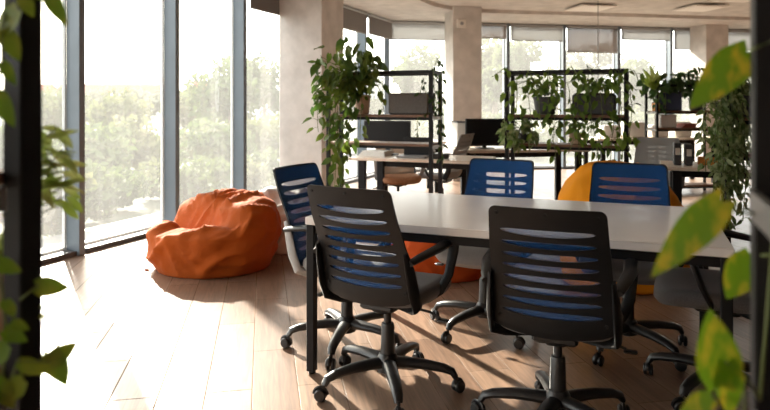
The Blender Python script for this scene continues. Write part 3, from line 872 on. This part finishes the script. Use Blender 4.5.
plant('pothos', 'pothos in a rounded dark pot on the left half of the ivy draped rack', on(rB0, RZ_T, .30, .13, 1.179), 'pot_dark', ('round', .10, .15), 'leaf_pothos', vines_B([.02, .09, .17, .26, .35, .43], r1, .075, (.25, .62)))
plant('pothos', 'pothos in a dark rectangular planter on the right half of the ivy draped rack', on(rB0, RZ_T, .70, .13, 1.179), 'pot_dark', ('box', .34, .17, .17), 'leaf_pothos', vines_B([.5, .58, .66, .75, .84, .91, .98], r2, .075, (.25, .62)))
r3 = on(rB0, RZ_T, .12, .12, 1.02)
def f_low(lm, sm_):
    clump(lm, sm_, (r3.x - .06, r3.y - .12, r3.z + .02), (.16, .1, .13), 46, .10, r3)
plant('leafy_plant', 'leafy potted plant low on the left end of the ivy draped rack', on(rB0, RZ_T, .12, .12, .936), 'pot_dark', ('round', .05, .08), 'leaf_ivy', f_low)
r4 = on(rB0, RZ_T, .55, .12, 1.03)
plant('pothos', 'trailing pothos on the second shelf of the ivy draped rack', on(rB0, RZ_T, .55, .12, .936), 'pot_beige', ('round', .055, .09), 'leaf_pothos', vines_B([.4, .55, .7, .9], r4, .07, (.15, .4), .055, False))
# far rack
r5 = on(rC0, RZ_P, .22, .13, 1.42)
def f_far(lm, sm_):
    clump(lm, sm_, (r5.x + .05, r5.y, r5.z + .14), (.42, .18, .2), 120, .14, r5)
    for x in (-.06, 0, .1):
        a = on(rC0, RZ_P, x, -.05, 1.5); vine(lm, sm_, [r5, a, a + Vector((0, 0, -.3))], .1, .07)
plant('bushy_plant', 'bushy dark plant in a dark blue planter on the far rack', on(rC0, RZ_P, .27, .13, 1.179), 'pot_blue', ('box', .34, .2, .26), 'leaf_dark', f_far)
r6 = on(rC0, RZ_P, .72, .13, 1.36)
def f_far2(lm, sm_): clump(lm, sm_, (r6.x, r6.y, r6.z + .2), (.2, .15, .25), 60, .13, r6)
plant('bushy_plant', 'second potted plant on the far rack, right of the dark blue planter', on(rC0, RZ_P, .72, .13, 1.179), 'pot_dark', ('round', .11, .18), 'leaf_dark', f_far2)
def f_palm(lm, sm_):
    for k in range(9):
        a = k * .8; tip = P(652 + 9 * math.cos(a), 76 + 9 * math.sin(a), 8.9)
        leaf(lm, P(655, 90, 9.0), tip, (0, -1, .4), .12, 5, .2, .2, False)
plant('palm_plant', 'small pale palm leaves at the left end of the far rack top', on(rC0, RZ_P, .05, .05, RH), 'pot_dark', None, 'leaf_slim', f_palm)
# ivy on rack D
def f_ivy(lm, sm_):
    root = on(rD0, RZ_T, .12, .1, 1.40)
    for k in range(26):
        px = rnd.uniform(703, 748); y0 = rnd.uniform(78, 112); y1 = rnd.uniform(150, 225) if px > 712 else rnd.uniform(120, 185)
        d = 4.3 + rnd.uniform(-.14, .1); a = P(px, y0, d); b = P(px + rnd.uniform(-6, 6), y1, d)
        vine(lm, sm_, [root, (root + a) / 2 + Vector((0, 0, .05)), a, (a + b) / 2 + rv(.03), b], .058, .028, wr=.34, petiole=.5)
plant('ivy', 'dense variegated ivy trailing down the rack post at the right', on(rD0, RZ_T, .14, .13, 1.179), 'pot_dark', ('round', .09, .16), 'leaf_ivy', f_ivy)

# slender-leaved plant at the left, close to us
def f_slim(lm, sm_):
    root = P(14, 262, .86)
    for k in range(8):
        tip = P(rnd.uniform(30, 66), rnd.uniform(118, 190), .92 + rnd.uniform(-.05, .08)); mid = root.lerp(tip, .55) + Vector((rnd.uniform(-.02, .0), 0, .04))
        sm_.tube([root, mid, tip], .0012, 5)
        for j in range(6):
            p = mid.lerp(tip, j / 5); dv = Vector((rnd.uniform(.1, .9), rnd.uniform(-.5, .4), rnd.uniform(-.8, .45))).normalized()
            s = rnd.uniform(.028, .046); leaf(lm, p, p + dv * s, Vector((0, -.8, .6)) + rv(.5), .125, 5, .2, .3, False)
    for k in range(5):
        tip = P(rnd.uniform(-10, 9), rnd.uniform(110, 250), .9); sm_.tube([root, root.lerp(tip, .5), tip], .0012, 5)
        for j in range(6):
            p = root.lerp(tip, .5 + j / 12); dv = rv(1).normalized(); leaf(lm, p, p + dv * .035, Vector((0, -.7, .7)) + rv(.6), .15, 5, .2, .3, False)
    for (x0, y0, x1, y1) in ((58, 166, 86, 163), (60, 172, 85, 178), (62, 188, 82, 198), (66, 196, 84, 212), (55, 200, 72, 206), (60, 205, 80, 218), (40, 128, 65, 130), (50, 150, 74, 168)):
        leaf(lm, P(x0, y0, .93), P(x1, y1, .94), Vector((.1, -.7, .7)), .2, 6, .2, .15, False)
        sm_.tube([P(x0 - 18, y0 + 8, .92), P(x0, y0, .93)], .001, 4)
plant('slender_leaf_plant', 'plant with slender drooping leaves behind the left foreground post', P(2, 0, .88) * 1 + Vector((0, 0, .936 - P(2, 0, .88).z)), 'pot_beige', ('round', .035, .12), 'leaf_slim', f_slim)

# pothos on the near racks: leaves given as (base, tip, distance, width ratio, normal)
def fore(lm, sm_, L_, stempts, d=.72):
    for (bx, by, tx, ty, dd, w, nx, ny, nz) in L_:
        b = P(bx, by, dd); t_ = P(tx, ty, dd + .01)
        leaf(lm, b, t_, (nx, ny, nz), w, 10, .12, .06)
    for pts in stempts: sm_.tube([P(x, y, dd) for x, y, dd in pts], .0016, 6)
def f_tl(lm, sm_):
    fore(lm, sm_, [(48, -8, 67, 27, .78, .30, .2, -1, .2), (4, 30, 20, 62, .74, .36, .3, -1, .2), (18, 10, -6, 45, .74, .4, -.2, -1, .3), (2, 62, 16, 86, .74, .3, .3, -1, 0), (22, -4, 34, 18, .74, .4, .2, -1, .4), (-4, 92, 14, 128, .75, .33, .1, -1, .2), (30, -10, 52, 2, .74, .36, .2, -.9, .4)],
         [[(-20, -30, .75), (10, -8, .75), (48, -8, .78)], [(10, -8, .75), (2, 30, .74), (2, 62, .74), (-4, 92, .75)]])
plant('pothos', 'dark pothos leaves over the top of the left foreground post', on(eL - VV * RL - UU * RD, RZ_T, RL - .2, .15, 1.179), 'pot_dark', ('round', .06, .12), 'leaf_fore_dark', f_tl)
def f_bl(lm, sm_):
    fore(lm, sm_, [(36, 286, 70, 288, .79, .42, .0, -1, .25), (-5, 262, 22, 272, .74, .4, .1, -1, .3), (40, 318, 52, 311, .78, .3, 0, -.8, .6), (50, 362, 78, 342, .76, .42, .1, -1, .1), (52, 352, 66, 388, .76, .40, .1, -1, .1),
                   (20, 362, 48, 374, .75, .36, .1, -1, .3), (4, 330, 28, 342, .74, .4, .1, -1, .4), (8, 345, -8, 366, .74, .4, -.1, -1, .3), (24, 380, 6, 400, .74, .4, -.1, -1, .2), (6, 300, 14, 318, .74, .4, .1, -1, .3), (-4, 380, 14, 410, .74, .4, .1, -1, .3), (12, 322, 30, 330, .74, .38, .1, -1, .3)],
         [[(0, 410, .75), (18, 360, .75), (50, 362, .76)], [(56, 352, .77), (60, 330, .78), (50, 312, .78), (40, 306, .78)], [(0, 410, .75), (6, 330, .75), (0, 270, .75)], [(44, 318, .79), (45, 352, .78)], [(20, 300, .78), (38, 285, .79)]])
plant('pothos', 'pothos leaves low around the left foreground post', on(eL - VV * RL - UU * RD, RZ_T, RL - .32, .13, .936), 'pot_beige', ('round', .06, .1), 'leaf_fore_dark', f_bl)
def f_r(lm, sm_):
    fore(lm, sm_, [(748, 52, 689, 108, .79, .33, -.3, -.9, .5), (722, 202, 650, 277, .66, .235, -.35, -.85, .5), (752, 256, 727, 300, .78, .46, -.3, -1, .1),
                   (720, 384, 711, 309, .66, .40, -.1, -1, .1), (712, 398, 680, 412, .66, .4, -.1, -.9, .4), (726, 362, 732, 420, .655, .3, -.1, -1, .2)],
         [[(775, 212, .69), (748, 214, .68), (722, 202, .66)], [(760, 400, .68), (746, 376, .67), (720, 384, .66)], [(745, 420, .68), (744, 380, .68), (738, 368, .66)], [(775, 40, .69), (755, 48, .67), (748, 52, .79)], [(770, 255, .69), (752, 256, .78)], [(744, 390, .68), (712, 398, .66)], [(738, 368, .66), (726, 362, .655)],
          [(775, 40, .69), (778, 130, .69), (775, 212, .69), (772, 255, .69), (766, 330, .69), (760, 400, .68)]])
plant('pothos', 'bright yellow flecked pothos leaves beside the right foreground post', on(eR - UU * RD, RZ_T, .3, .13, 1.179), 'pot_dark', ('round', .06, .12), 'leaf_fore', f_r)

# ------------------------------------------------------------------ outdoors
def quad_ground(name, m, pts, z, kind='structure', label=None, cat=None):
    mb = MB(); mb.plate([(x, y, z) for x, y in pts], [tuple(range(len(pts)))], (0, 0, -.1)); o = mb.build(name, m, smooth=False); o['kind'] = kind
    return o
mb = MB(); mb.add([(-140, -60, -.32), (140, -60, -.32), (140, 200, -.32), (-140, 200, -.32)], [(0, 1, 2, 3)])
struct('ground', mb, M['grass'])
# terrace strip and road outside the long windows
def strip(name, m, o0, o1, z, s0=-14, s1=60):
    a = [wl(s0, o0), wl(s1, o0), wl(s1, o1), wl(s0, o1)]
    mb = MB(); mb.plate([(p.x, p.y, z) for p in a], [(0, 1, 2, 3)], (0, 0, -.2)); struct(name, mb, m)
strip('path', M['ledge'], -1.2, -.12, -.1)
strip('road', M['road'], -6.2, -3.6, -.2)
def tree(label, x, y, h, rad, n, leafm, name='tree', trunk=True, cat='tree', cz=None, sz=None, grp='trees outside the windows', zb=-.32, fl=.8):
    t = thing(name, label, cat, (x, y, zb), 0, grp)
    lm = MB(); r_ = random.Random(int(x * 31 + y * 17 + h * 100))
    blobs = []
    for k in range(9):
        a = r_.uniform(0, 6.28); q = r_.uniform(0, .62)
        blobs.append((math.cos(a) * q * rad, math.sin(a) * q * rad, h * r_.uniform(.4 if trunk else .2, .84), rad * r_.uniform(.3, .5)))
    blobs.append((0, 0, h * .8, rad * .5))
    s0 = sz or .16
    for k in range(n):
        bx, by, bz, br = blobs[r_.randrange(len(blobs))]
        d = Vector((r_.gauss(0, 1), r_.gauss(0, 1), r_.gauss(0, 1))).normalized() * br * r_.uniform(.55, 1.05)
        p = Vector((bx + d.x, by + d.y, max(.1, bz + d.z * fl)))
        a = Vector((r_.uniform(-1, 1), r_.uniform(-1, 1), r_.uniform(-1, 1))).normalized(); b = a.orthogonal().normalized(); s = s0 * r_.uniform(.5, 1.2)
        lm.add([p - a * s, p - b * s * .5, p + a * s, p + b * s * .5], [(0, 1, 2, 3)])
    lm.build('foliage', leafm, t, smooth=False)
    if trunk:
        tm = MB(); tm.tube([(0, 0, 0), (.03 * h, 0, h * .3), (0, .02 * h, h * .75)], [h * .028, h * .022, h * .008], 8)
        for k in range(5):
            a = k * 1.26; z = h * (.32 + .07 * k); tm.tube([(.01 * h, 0, z), (math.cos(a) * rad * .35, math.sin(a) * rad * .35, z + h * .16)], [h * .012, h * .004], 6)
        tm.build('trunk', M['trunk'], t)
    return t
placed = []
def tr(px, d, ytop, rad, n, m, label, **k):
    for _ in range(60):
        x = (px - 385) / F * d; h = H + (105 - ytop) / F * d + .32
        if all(math.hypot(x - a, d - b) > (rad + c) * 1.02 for a, b, c in placed): break
        d += .4
    placed.append((x, d, rad))
    return tree(label, x, d, h, rad, n, m, **k)
# through the long window, from left to right
tr(228, 23, 62, 1.9, 2600, M['tree_leaf'], 'loose pale green tree behind the third pane from the left')
tr(262, 20, 52, 1.7, 2600, M['tree_leaf'], 'tall pale tree just left of the left concrete column')
tr(120, 26, 99, 1.9, 2200, M['tree_leaf_b'], 'round low tree in the middle of the wide left pane')
tr(190, 30, 95, 1.9, 2000, M['tree_leaf_b'], 'yellowish tree right of the second mullion')
tr(55, 28, 97, 2.2, 2000, M['tree_leaf_b'], 'hazy tree behind the left foreground post')
BU = 'yellow green bushes below the tall windows'
for i, (px, d, yt, rd) in enumerate(((98, 12.5, 132, 1.0), (130, 13.5, 122, 1.1), (158, 12.2, 140, .9), (200, 13, 138, 1.0), (226, 14, 128, 1.0), (262, 15, 122, 1.2), (60, 12, 136, 1.0), (285, 16, 120, 1.2), (8, 12, 130, 1.0))):
    tr(px, d, yt, rd, 1100, M['tree_leaf_b'] if i % 2 else M['tree_leaf'], ['low bush left of centre in the wide left pane', 'low bush near the middle of the wide left pane', 'low bush at the right side of the wide left pane', 'low bush at the left of the third pane, behind the beanbag', 'low bush behind the top of the orange beanbag', 'low bush left of the left concrete column', 'low bush behind the left foreground post', 'low bush hidden partly by the left concrete column', 'low bush at the far left edge of the view'][i], name='bush', trunk=False, cat='bush', sz=.11, grp=BU)
def wall_d(px):
    k = (px - 385) / F; q = (5.10 * k + 2.77) / (.374 - .927 * k); return 5.10 + .927 * q
NB_ = ['low shrub outside behind the left foreground post, close to the glass', 'low shrub close to the glass at the left of the wide left pane', 'low shrub close to the glass, left of the middle of the wide left pane', 'low shrub close to the glass at the right of the wide left pane',
       'low shrub close to the glass just right of the second mullion', 'low shrub close to the glass above the orange beanbag', 'low shrub close to the glass just left of the third mullion', 'low shrub close to the glass beside the left concrete column']
for i, (px, yt) in enumerate(((55, 172), (92, 166), (122, 174), (152, 162), (186, 170), (212, 158), (240, 164), (266, 152))):
    tr(px, wall_d(px) + 2.0, yt, .55, 900, M['tree_leaf'] if i % 3 else M['tree_leaf_b'], NB_[i], name='shrub', trunk=False, cat='shrub', sz=.07, grp='low shrubs along the long window wall')
# through the back windows
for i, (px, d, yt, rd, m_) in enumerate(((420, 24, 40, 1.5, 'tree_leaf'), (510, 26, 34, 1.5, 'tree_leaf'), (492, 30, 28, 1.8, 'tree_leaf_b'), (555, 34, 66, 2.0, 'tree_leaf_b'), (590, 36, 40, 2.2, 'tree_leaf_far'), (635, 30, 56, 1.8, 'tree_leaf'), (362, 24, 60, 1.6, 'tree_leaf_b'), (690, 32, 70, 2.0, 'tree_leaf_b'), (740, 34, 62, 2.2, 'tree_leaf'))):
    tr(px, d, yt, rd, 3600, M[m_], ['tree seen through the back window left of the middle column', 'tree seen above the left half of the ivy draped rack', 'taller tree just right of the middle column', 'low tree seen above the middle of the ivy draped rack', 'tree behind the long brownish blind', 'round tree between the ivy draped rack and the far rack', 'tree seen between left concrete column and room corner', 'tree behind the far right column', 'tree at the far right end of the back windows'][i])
for i, px in enumerate((400, 440, 480, 520, 560, 600, 640, 680, 720)):
    tr(px, 19 + i % 3, 112 + 4 * (i % 2), 1.2, 900, M['tree_leaf'] if i % 2 else M['tree_leaf_b'], 'rounded bush in the row outside the back windows', name='bush', trunk=False, cat='bush', sz=.12, grp='row of bushes outside the back windows')
# wooded hill and houses far off
def hill():
    vs = []; fs = []; n = 60
    for j in range(7):
        for i in range(n + 1):
            x = -150 + 300 * i / n; y = 120 + j * 12
            h = (3.4 + 2.2 * noise.noise(Vector((x * .02, 3.1, 0))) + .8 * noise.noise(Vector((x * .09, 7, 0)))) * math.sin(math.pi * min(1, j / 4) / 2) if j else -.6
            vs.append((x, y, h))
    for j in range(6):
        for i in range(n):
            a = j * (n + 1) + i; fs.append((a, a + 1, a + n + 2, a + n + 1))
    mb = MB(); mb.add(vs, fs); struct('hills', mb, M['hill'], smooth=True)
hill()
for i, (px, d) in enumerate(((44, 96), (70, 112), (92, 96), (110, 112), (128, 96), (146, 112), (166, 96), (205, 100))):
    x = (px - 385) / F * d
    t = thing('house', 'distant house with red roof on the hazy skyline', 'house', (x, d, -.32), .3 * (i % 3), 'distant red roofed houses')
    w, dd, h = 3.4 + (i % 3) * .5, 3.0, 3.4 + .5 * (i % 2)
    MB().box((0, 0, h / 2), (w, dd, h)).build('wall', M['house_wall'], t, smooth=False)
    rf = MB(); rf.add([(-w * .55, -dd * .6, h), (w * .55, -dd * .6, h), (w * .55, dd * .6, h), (-w * .55, dd * .6, h), (-w * .4, 0, h + 1.3), (w * .4, 0, h + 1.3)], [(0, 1, 5, 4), (2, 3, 4, 5), (1, 2, 5), (3, 0, 4), (3, 2, 1, 0)])
    rf.build('roof', M['house_roof'], t, smooth=False)
    for k in (-1, 1): MB().box((k * w * .25, -dd / 2 - .02, h * .6), (.6, .06, .9)).build('window', M['screen'], t, smooth=False)
# distant tree line as separate trees
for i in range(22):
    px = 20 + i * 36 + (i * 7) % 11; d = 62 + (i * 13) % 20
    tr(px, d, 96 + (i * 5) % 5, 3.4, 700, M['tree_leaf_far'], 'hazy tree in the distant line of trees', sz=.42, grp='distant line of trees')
# a pale building beside the left column
x = P(272, 0, 40).x
t = thing('building', 'pale low building between the trees just left of the concrete column', 'building', (x, 40, -.32), .2)
MB().box((0, 0, .9), (3.0, 3, 1.9)).build('wall', M['house_wall'], t, smooth=False)
MB().box((0, 0, 1.9), (3.3, 3.3, .15)).build('roof', M['ledge'], t, smooth=False)

# ------------------------------------------------------------------ light, sky, camera
w = bpy.data.worlds.new('World'); SC.world = w; w.use_nodes = True
nt = w.node_tree; bg = nt.nodes['Background']
sky = nt.nodes.new('ShaderNodeTexSky'); sky.sky_type = 'NISHITA'; sky.sun_disc = False
sky.sun_elevation = R(28.5); sky.sun_rotation = math.atan2(-.5, .865); sky.air_density = 1.0; sky.dust_density = 4.0; sky.ozone_density = 1.0
mixn = nt.nodes.new('ShaderNodeMix'); mixn.data_type = 'RGBA'; mixn.inputs[0].default_value = .75
mixn.inputs[7].default_value = (1.0, .985, .965, 1)
sc_ = nt.nodes.new('ShaderNodeVectorMath'); sc_.operation = 'SCALE'; sc_.inputs['Scale'].default_value = .12
nt.links.new(sky.outputs[0], sc_.inputs[0]); nt.links.new(sc_.outputs[0], mixn.inputs[6]); nt.links.new(mixn.outputs[2], bg.inputs['Color'])
bg.inputs['Strength'].default_value = 5.0
sun = bpy.data.lights.new('sun', 'SUN'); sun.energy = 20; sun.angle = R(1.2); sun.color = (1.0, .90, .79)
so = bpy.data.objects.new('sun', sun); C.objects.link(so)
el = R(28.5); sd = Vector((.5 * math.cos(el), -.865 * math.cos(el), -math.sin(el)))
so.rotation_euler = sd.to_track_quat('-Z', 'Y').to_euler(); so.location = (-10, 17, 12)

cam = bpy.data.cameras.new('camera'); co = bpy.data.objects.new('camera', cam); C.objects.link(co)
co.location = (0, 0, H); co.rotation_euler = (R(90), 0, 0)
cam.sensor_width = 36; cam.sensor_fit = 'HORIZONTAL'; cam.lens = F / 770 * 36
cam.shift_y = -(205 - 105) / 770
cam.clip_start = .02; cam.clip_end = 600
cam.dof.use_dof = True; cam.dof.focus_distance = 2.9; cam.dof.aperture_fstop = 3.6
SC.camera = co
vs_ = SC.view_settings
vs_.view_transform = 'Standard'; vs_.look = 'None'; vs_.gamma = 1; vs_.use_curve_mapping = False; vs_.exposure = .38
try:
    SC.cycles.use_denoising = True
    SC.cycles.max_bounces = 10; SC.cycles.diffuse_bounces = 6; SC.cycles.transparent_max_bounces = 24
    SC.cycles.caustics_reflective = False; SC.cycles.caustics_refractive = False
    SC.cycles.sample_clamp_indirect = 8
except Exception: pass
